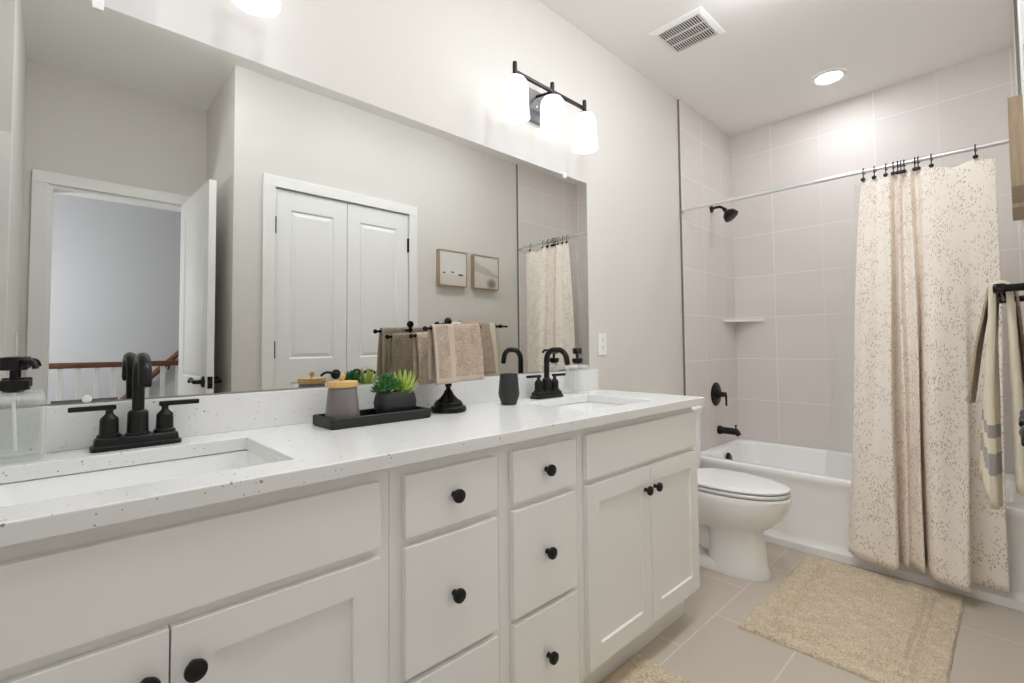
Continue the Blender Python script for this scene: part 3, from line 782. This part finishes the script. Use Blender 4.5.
# ------------------------------------------------------------------ towels on the counter stand
def drape(name, label, a, bb, r, front_len, back_len, nrm, mat, group=None, amp=.006, waves=2.5, seed=0, th=.007, flare=.0, cat='towel', flare_a=None, squeeze=0, uvn=0):
    """towel folded over the straight rod a->bb (axis points), hanging front_len on the side of nrm"""
    a, bb, nrm = Vector(a), Vector(bb), Vector(nrm).normalized()
    rr = r+th/2+.0012
    n = 40; cols = []
    for i in range(n+1):
        u = i/n; c = a.lerp(bb, u)
        ph = seed+u*waves*2*PI
        wv = math.sin(ph)+.45*math.sin(2.3*ph+1.3)
        fl = flare if flare_a is None else flare_a+(flare-flare_a)*u
        col_ = []
        m = 18
        for j in range(m+1):            # front side, bottom to top
            q = j/m; drop = front_len*(1-q)
            dev = max(0, (drop-.01))/front_len
            off = rr+.001+amp*(1.2+wv)*min(1, dev*2.2)+fl*dev
            cc = c+(a.lerp(bb, .5)-c)*squeeze*dev
            col_.append(cc+nrm*off+Vector((0, 0, -drop)))
        for k in range(1, 8):
            an = PI*k/8; col_.append(c+nrm*rr*math.cos(an)+Vector((0, 0, rr*math.sin(an))))
        for j in range(m+1):
            q = j/m; drop = back_len*q; dev = max(0, drop-.01)/max(back_len, .01)
            off = rr+.001+amp*.8*(1.2+math.sin(ph*.9+2))*min(1, dev*2)
            cc = c+(a.lerp(bb, .5)-c)*squeeze*dev
            col_.append(cc-nrm*off+Vector((0, 0, -drop)))
        cols.append(col_[::-1])
    b = BM(); cloth(b, cols, 0)
    o = obj(name, b, mat, None, True, at=a.lerp(bb, .5), solid=th)
    return tag(o, label, cat, group)
sx, sy_ = -1.946, -.128
t = thing('towel_stand', 'black pedestal towel stand draped with taupe hand towels on the counter', 'towel stand', (sx, sy_, ZK))
b = BM(); lathe(b, [(0, 0), (.059, 0), (.062, .004), (.062, .013), (.058, .019), (.050, .022), (.049, .029), (.043, .037), (.032, .044), (.022, .055), (.016, .064), (.014, .070), (0, .0705)], (sx, sy_, ZK), n=36); obj('base', b, 'gloss', t, True)
b = BM(); lathe(b, [(.013, .0703), (.0085, .076), (.008, .082), (.012, .088), (.012, .094), (.008, .1), (.0068, .108), (.0068, .282), (.010, .284), (.010, .29), (.006, .292), (.006, .296)], (sx, sy_, ZK), n=18); obj('stem', b, 'gloss', t, True)
b = BM(); ball(b, (sx, sy_, ZK+.309), .0135); obj('finial', b, 'gloss', t, True)
B1 = ((-2.068, -.172, 1.194), (-1.846, -.172, 1.203)); B2 = ((-2.066, -.086, 1.172), (-1.86, -.086, 1.180))
for (p0, p1) in (B1, B2):
    p0, p1 = Vector(p0), Vector(p1); m_ = p0.lerp(p1, (sx-p0.x)/(p1.x-p0.x))
    b = BM(); tube(b, [p0, p1], .0048, 12); ball(b, p0, .0085, 10); ball(b, p1, .0085, 10)
    tube(b, [(sx, sy_, m_.z), (m_.x, m_.y, m_.z)], .0048, 10); obj('arm', b, 'gloss', t, True)
drape('hand_towel', 'taupe terry hand towel on the front arm of the counter stand', (-2.046, -.172, 1.1950), (-1.852, -.172, 1.2028), .0048, .182, .165, (0, -1, 0), 'terry_band', 'taupe towels on the counter stand', amp=.004, waves=1.2, seed=.6, flare=.012)
drape('hand_towel', 'taupe terry hand towel bunched on the rear arm of the counter stand', (-2.050, -.086, 1.1726), (-1.90, -.086, 1.1785), .0048, .165, .16, (0, -1, 0), 'terry', 'taupe towels on the counter stand', amp=.006, waves=3, seed=2, th=.006)

# ================================================================== TOILET
TX = -.405
def egg(cx, yb, yf, hw, n=40, sq=.0):
    """outline from yb (back, towards +y) to yf (front); wider towards the back third"""
    pts = []
    yc = yb+(yf-yb)*.42
    for i in range(n):
        a = 2*PI*i/n; s, c_ = math.sin(a), math.cos(a)
        x = hw*math.copysign(abs(s)**(.9), s)
        y = yc+((yf-yc) if c_ > 0 else (yc-yb))*math.copysign(abs(c_)**(1.0 if c_ > 0 else .62), c_)*(1 if c_ > 0 else 1)
        pts.append((cx+x, y))
    return pts
t = thing('toilet', 'white two-piece toilet with closed lid between vanity and bathtub', 'toilet', (TX, -.35, 0))
b = BM()
prism(b, [(egg(TX, -.18, -.590, .105), .212), (egg(TX, -.17, -.632, .140), .245), (egg(TX, -.165, -.680, .168), .285), (egg(TX, -.16, -.706, .182), .33), (egg(TX, -.16, -.716, .186), .365), (egg(TX, -.16, -.720, .187), .394), (egg(TX, -.165, -.716, .183), .400), (egg(TX, -.20, -.66, .14), .400), (egg(TX, -.26, -.60, .10), .30)])
prism(b, [(egg(TX, -.33, -.622, .112), 0), (egg(TX, -.33, -.622, .112), .02), (egg(TX, -.335, -.612, .104), .05), (egg(TX, -.34, -.600, .098), .16), (egg(TX, -.33, -.592, .104), .225), (egg(TX, -.31, -.61, .120), .262)])
prism(b, [(rrect(TX, -.25, .112, .19, .05), 0), (rrect(TX, -.25, .112, .19, .05), .03), (rrect(TX, -.25, .100, .18, .05), .048)])
tube(b, bez((TX, -.46, .22), (TX, -.40, .08), (TX, -.30, .10), (TX, -.26, .21))+bez((TX, -.26, .21), (TX, -.23, .30), (TX, -.17, .25), (TX, -.16, .03))[1:], [.075]*11+[.07]*10, 20)
prism(b, [(rrect(TX, -.13, .10, .09, .03), .25), (rrect(TX, -.125, .17, .105, .03), .36), (rrect(TX, -.125, .175, .11, .03), .402)])
obj('bowl', b, 'porc', t, True)
b = BM(); L = [(.008, .4045), (.002, .4065), (0, .411), (.0, .418), (.004, .4215)]
outer = [[(x, y, z) for x, y in egg(TX, -.215-o_, -.716+o_, .184-o_)] for o_, z in L]
inner = [[(x, y, z) for x, y in egg(TX, -.30, -.63, .115)] for z in (.4215, .4045)]
rings(b, outer+inner+[outer[0]], cap=False); bmesh.ops.remove_doubles(b, verts=b.verts, dist=1e-5); obj('seat', b, 'seat', t, True)
b = BM(); prism(b, [(egg(TX, -.218, -.704, .175), .4255), (egg(TX, -.213, -.715, .183), .429), (egg(TX, -.212, -.717, .184), .436), (egg(TX, -.216, -.709, .179), .441), (egg(TX, -.26, -.66, .14), .4445), (egg(TX, -.34, -.56, .07), .446)]); obj('lid', b, 'seat', t, True)
for s in (-1, 1):
    b = BM(); tube(b, [(TX+s*.08-.022, -.207, .424), (TX+s*.08+.022, -.207, .424)], .011, 12); obj('hinge', b, 'seat', t, True)
b = BM(); prism(b, [(rrect(TX, -.108, .20, .085, .03), .4025), (rrect(TX, -.108, .215, .090, .03), .45), (rrect(TX, -.108, .225, .092, .03), .74)]); tk = obj('tank', b, 'porc', t, True)
b = BM(); tube(b, [(TX-.17, -.20, .69), (TX-.17, -.215, .69), (TX-.10, -.22, .682)], .007, 10); obj('flush_lever', b, 'chrome', tk, True)
b = BM(); prism(b, [(rrect(TX, -.108, .233, .100, .03), .7405), (rrect(TX, -.108, .235, .101, .03), .768), (rrect(TX, -.108, .225, .092, .03), .778)]); obj('tank_lid', b, 'porc', t, True)

# ================================================================== BATHTUB
TB0, TB1 = .047, LX-.004; Y0, Y1 = -W+.010, -.010
cx, cy = (TB0+TB1)/2, (Y0+Y1)/2; hx, hy = (TB1-TB0)/2, (Y1-Y0)/2
def se(ox0, ox1, oy0, oy1, r, z, n=9):
    x0, x1, y0, y1 = TB0+ox0, TB1-ox1, Y0+oy0, Y1-oy1
    return [(x, y, z) for x, y in rrect((x0+x1)/2, (y0+y1)/2, (x1-x0)/2, (y1-y0)/2, r, n)]
t = thing('bathtub', 'white alcove bathtub with plain apron behind the toilet', 'bathtub', (cx, cy, 0))
b = BM()
rings(b, [se(-.012, 0, 0, 0, .004, .001), se(-.012, 0, 0, 0, .004, .040), se(.002, 0, 0, 0, .004, .052), se(.012, 0, 0, 0, .004, .08), se(.012, 0, 0, 0, .004, .33), se(.006, 0, 0, 0, .004, .375), se(0, 0, 0, 0, .004, .39), se(0, 0, 0, 0, .004, .408), se(.004, 0, 0, 0, .004, .416), se(.014, .002, .002, .002, .006, .420),
          se(.062, .045, .07, .055, .10, .4195), se(.072, .053, .08, .063, .10, .414), se(.078, .058, .09, .068, .10, .40), se(.11, .09, .17, .10, .12, .16), se(.15, .13, .24, .13, .12, .105), se(.25, .23, .4, .25, .10, .095)], cap=False)
b.verts.ensure_lookup_table(); n = 40
b.faces.new([b.verts[i] for i in range(len(b.verts)-n, len(b.verts))])
obj('tub_shell', b, 'acryl', t, True)
b = BM(); lathe(b, [(0, 0), (.044, 0), (.044, .006), (.036, .012), (0, .013)], (.43, Y1-.083, .345), (0, -1, .12), 24); obj('overflow_cover', b, 'bronze', t, True)
b = BM(); lathe(b, [(0, 0), (.03, 0), (.028, .004), (0, .005)], (.44, Y1-.30, .0955)); obj('drain', b, 'bronze', t, True)
# spout, valve, shower head, shelf
YW = -.0075
t = thing('tub_spout', 'dark bronze tub spout on the tiled wall above the bathtub', 'spout', (.485, YW, .528))
b = BM(); lathe(b, [(0, 0), (.030, 0), (.030, .018), (.026, .022), (.0235, .03), (.0225, .125), (.020, .13)], (.485, YW, .528), (0, -1, 0), 22)
tube(b, [(.485, YW-.105, .527), (.485, YW-.128, .522), (.485, YW-.138, .504)], [.0195, .0195, .0165], 18); o = obj('spout_body', b, 'bronze', t, True)
b = BM(); lathe(b, [(.004, 0), (.004, .02), (.0065, .022), (.0065, .034), (0, .035)], (.485, YW-.118, .54), n=12); obj('diverter_knob', b, 'bronze', t, True)
t = thing('shower_valve', 'round dark bronze shower valve plate with lever on the tiled wall', 'valve', (.452, YW, .782))
b = BM(); lathe(b, [(0, 0), (.082, 0), (.083, .003), (.078, .007), (.035, .010), (0, .0105)], (.452, YW, .782), (0, -1, 0), 40); obj('plate', b, 'bronze', t, True)
b = BM(); lathe(b, [(.029, .010), (.027, .03), (.019, .036), (.017, .06), (0, .061)], (.452, YW, .782), (0, -1, 0), 24); h = obj('hub', b, 'bronze', t, True)
b = BM(); tube(b, [(.452, YW-.05, .785), (.475, YW-.058, .79), (.478, YW-.06, .77), (.480, YW-.06, .70)], [.0085, .0085, .0075, .0065], 12); obj('lever', b, 'bronze', h, True)
t = thing('overhead_shower', 'dark bronze shower head on a short arm high on the tiled wall', 'shower head', (.455, YW, 2.10))
b = BM(); lathe(b, [(0, 0), (.028, 0), (.026, .006), (.014, .010), (0, .0105)], (.455, YW, 2.10), (0, -1, 0), 22); obj('flange', b, 'bronze', t, True)
b = BM(); tube(b, [(.455, YW, 2.10), (.455, YW-.03, 2.104)]+bez((.455, YW-.03, 2.104), (.455, YW-.055, 2.108), (.455, YW-.078, 2.10), (.455, YW-.095, 2.075), 8)[1:], .0095, 14); obj('arm', b, 'bronze', t, True)
d = Vector((0, -.62, -.78)).normalized(); c = Vector((.455, YW-.092, 2.079))
b = BM(); lathe(b, [(0, -.006), (.013, -.004), (.015, .004), (.013, .014), (.022, .026), (.044, .046), (.051, .070), (.051, .080), (.046, .082), (0, .081)], c, d, 26); obj('head', b, 'bronze', t, True)
t = thing('corner_shelf', 'pale corner shelf in the tiled shower corner', 'shelf', (LX, 0, 1.315))
b = BM(); X1, YB = LX-.0008, YW-.0003
pts = [(X1, YB), (X1-.222, YB), (X1-.222, YB-.012)]+[(X1-.222+.21*math.sin(PI/2*i/8)*.55+.21*.45*i/8, YB-.012-.196*(1-math.cos(PI/2*i/8))*.55-.196*.45*i/8) for i in range(1, 8)]+[(X1-.012, YB-.208), (X1, YB-.208)]
rings(b, [[(x, y, z) for x, y in pts] for z in (1.297, 1.315)]); obj('shelf_board', b, 'seat', t)

# ================================================================== CURTAIN
RX, RZ = .022, 2.003
t = thing('curtain_rod', 'chrome curtain rod spanning the tub alcove', 'curtain rod', (RX, -W/2, RZ))
b = BM(); tube(b, [(RX, -.012, RZ+.008), (RX, -.60, RZ+.002)], .0125, 16); obj('outer_tube', b, 'chrome', t, True)
b = BM(); tube(b, [(RX, -.598, RZ+.002), (RX, -W+.012, RZ-.008)], .0105, 16); obj('inner_tube', b, 'chrome', t, True)
for y, s, z in ((YW-.0005, -1, RZ+.008), (-W+.0075, 1, RZ-.008)):
    b = BM(); lathe(b, [(0, 0), (.022, 0), (.022, .008), (.015, .014), (0, .0145)], (RX, y, z), (0, s, 0), 20); obj('end_flange', b, 'chrome', t, True)
def P2(y, x): return (x, y)
top = [(-.968, .018), (-1.005, .006), (-1.04, .020), (-1.075, .004), (-1.098, .034), (-1.116, .004), (-1.134, .034), (-1.158, .002), (-1.178, .032), (-1.205, .004), (-1.26, .010), (-1.33, .020), (-1.40, .014), (-1.447, .022)]
bot = [(-.862, -.004), (-.905, -.034), (-.980, -.050), (-1.060, -.078), (-1.052, .020), (-1.098, -.044), (-1.112, -.016), (-1.162, -.076), (-1.150, .026), (-1.186, -.082), (-1.255, -.098), (-1.312, -.095), (-1.292, .006), (-1.425, -.004)]
TOPZ, BOTZ = 1.957, .085
N, MZ = 150, 60
tp = spline([(x, y, 0) for y, x in top], N); bt = spline([(x, y, 0) for y, x in bot], N)
hooks_y = [-.975, -1.02, -1.066, -1.095, -1.112, -1.124, -1.136, -1.176, -1.188, -1.235, -1.383]
cols = []
for i in range(N):
    u = i/(N-1); col_ = []
    y0 = tp[i].y
    sag = 0
    hk = sorted(abs(y0-h_) for h_ in hooks_y)[0]
    sag = min(.016, hk*.22)
    for j in range(MZ):
        q = j/(MZ-1); z = (TOPZ-sag-(.012 if u > .75 else 0))*(1-q)+(BOTZ-.012*math.sin(u*9))*q
        e = q**.8
        p = tp[i].lerp(bt[i], e)
        wob = .009*math.sin(u*38+q*3)*math.sin(PI*q)
        col_.append(Vector((p.x+wob, p.y+.004*math.sin(q*7+u*15), z)))
    cols.append(col_)
b = BM(); cloth(b, cols, 1)
o = obj('shower_curtain', b, 'sprig', None, True, at=(.0, -1.15, BOTZ), solid=.0016)
tag(o, 'cream shower curtain printed with small taupe sprigs', 'shower curtain')
# hooks: an S over the rod with a ball
def hook(y):
    z = RZ-.001-(y+.6)*-.0105 if y < -.6 else RZ
    z = RZ+.002+(y+.6)*.0109
    t = thing('curtain_hook', '', 'curtain hook', (RX, y, z), 'dark curtain hooks on the rod')
    b = BM(); path = arc((RX, y, z), .0155, -.5, PI*1.02, (1, 0, 0), (0, 0, 1), 12)
    path += [Vector((RX-.016, y, z-.012)), Vector((RX-.009, y, z-.026)), Vector((RX-.004, y, z-.036)), Vector((RX-.010, y, z-.05)), Vector((RX-.016, y, z-.048))]
    tube(b, path, .0022, 8); obj('wire', b, 'bronze', t, True)
    b = BM(); ball(b, path[0], .0058, 8); obj('bead', b, 'bronze', t, True)
    b = BM(); lathe(b, [(0, 0), (.008, .001), (.010, .003), (.008, .005), (0, .006)], (RX-.016, y, z-.045), (-1, 0, 0), 12); obj('ornament', b, 'bronze', t, True)
    return t
hk0 = hook(hooks_y[0]); hk0['label'] = 'dark curtain hook nearest the shower head, first on the rod'
ords = ['second', 'third', 'fourth', 'fifth', 'sixth', 'seventh', 'eighth', 'ninth']
for i, y in enumerate(hooks_y[1:]):
    if y == hooks_y[-1]: lb = 'dark curtain hook standing apart, nearest the towel bar wall'
    elif y == hooks_y[-2]: lb = 'dark curtain hook left of the wide gap, second from the towel bar wall'
    else: lb = 'dark curtain hook on the rod, %s counted from the shower head' % ords[i]
    dup(hk0, (RX, y, RZ+.002+(y+.6)*.0109), lb)
# clear liner inside the tub
lt = [(-.93, .045), (-.98, .062), (-1.03, .045), (-1.09, .064), (-1.15, .046), (-1.22, .062), (-1.3, .05), (-1.38, .062)]
lb_ = [(-.70, .19), (-.78, .23), (-.86, .18), (-.96, .24), (-1.05, .18), (-1.15, .24), (-1.24, .18), (-1.34, .22)]
tp = spline([(x, y, 0) for y, x in lt], 70); bt = spline([(x, y, 0) for y, x in lb_], 70)
cols = [[Vector((tp[i].lerp(bt[i], q).x, tp[i].lerp(bt[i], q).y, 1.945*(1-q)+.26*q)) for q in [j/24 for j in range(25)]] for i in range(70)]
b = BM(); cloth(b, cols, 1); o = obj('shower_liner', b, 'liner', None, True, at=(.1, -1.1, .26), solid=.0006); tag(o, 'clear plastic shower liner hanging inside the bathtub', 'shower liner')

# ================================================================== RUGS
def rug(x0, x1, y0, y1, label, border=.085, z0=.0006, h=.014):
    nx, ny = int((x1-x0)/.0065), int((y1-y0)/.0065)
    b = BM(); uvl = b.loops.layers.uv.new('UVMap'); V = []
    for i in range(nx+1):
        row = []
        for j in range(ny+1):
            x, y = x0+(x1-x0)*i/nx, y0+(y1-y0)*j/ny
            d = min(x-x0, x1-x, y-y0, y1-y)
            z = z0+h
            ed = min(1, d/.014); z = z0+.002+(h-.002)*math.sqrt(max(0, 1-(1-ed)**2))
            for br in (border, border+.026):
                if abs(d-br) < .013: z -= .010*(1-abs(d-br)/.013)
            z += (noise.noise(Vector((x*140, y*140, 1)))*.0040+noise.noise(Vector((x*45, y*45, 4)))*.0022) if d > .004 else 0
            w_ = .0045
            row.append(b.verts.new((x+(noise.noise(Vector((y*11, 1, x0)))*.004 if d < .002 else 0), y+(noise.noise(Vector((x*11, 5, 2)))*.004 if d < .002 else 0), max(z0+.0015, z))))
        V.append(row)
    for i in range(nx):
        for j in range(ny): b.faces.new((V[i][j], V[i+1][j], V[i+1][j+1], V[i][j+1]))
    be = [e for e in b.edges if e.is_boundary]
    r = bmesh.ops.extrude_edge_only(b, edges=be)
    for v in r['geom']:
        if isinstance(v, bmesh.types.BMVert): v.co.z = z0
    o = obj('bath_rug', b, 'rug', None, True, at=((x0+x1)/2, (y0+y1)/2, 0))
    return tag(o, label, 'rug', 'beige bath rugs')
rug(-.925, .0, -1.285, -.672, 'beige bath rug with sunk border lying in front of the bathtub')
rug(-2.2, -1.368, -1.06, -.485, 'beige rug in front of the vanity, cut off by the bottom of the photo')

# ================================================================== RIGHT WALL: pictures, towel bar, towels
def picture(x0, x1, a, label):
    z0, z1 = 1.598, 1.869; yb, yf = -W+.001, -W+.044
    t = thing('framed_picture', label, 'picture', ((x0+x1)/2, yb, (z0+z1)/2), 'small framed prints on the right wall')
    b = BM(); f = .006
    rings(b, [[(x, y, z) for x, z in ((x0+i, z0+i), (x1-i, z0+i), (x1-i, z1-i), (x0+i, z1-i))] for i, y in ((0, yb), (0, yf), (f, yf), (f, yb+.03))], cap=False)
    obj('frame', b, 'oak', t)
    b = BM(); box(b, x0+f, x1-f, yb+.004, yf-.006, z0+f, z1-f); o = obj('print', b, a, t)
picture(-.860, -.598, 'art0', 'framed beach print with three dark rocks, nearer the closet doors')
picture(-.527, -.262, 'art1', 'framed hazy hillside print with a dark bush, nearer the shower')
by, bz = -1.452, 1.296
t = thing('towel_bar', 'black wall towel bar below the two framed pictures', 'towel bar', (-.6, -W, bz))
b = BM(); tube(b, [(-.93, by, bz), (-.205, by, bz)], .008, 14); obj('bar', b, 'black', t, True)
for x in (-.855, -.285):
    b = BM(); lathe(b, [(0, 0), (.026, 0), (.026, .006), (.012, .010), (.011, .064), (.014, .068), (.015, .09), (.013, .094), (0, .0945)], (x, -W+.0006, bz), (0, 1, 0), 20); obj('post', b, 'black', t, True)
drape('bath_towel', 'long cream bath towel with grey stripes hanging from the wall towel bar', (-.835, by, bz), (-.36, by, bz), .008, .675, .62, (0, 1, 0), 'cream', amp=.007, waves=4.2, seed=1.0, th=.017, flare=.045, flare_a=.004)
drape('hand_towel', 'taupe hand towel layered over the cream bath towel on the wall bar', (-.70, by, bz), (-.43, by, bz), .0285, .37, .33, (0, 1, 0), 'terry', amp=.006, waves=2.2, seed=.4, th=.007, flare=.055, flare_a=.045)
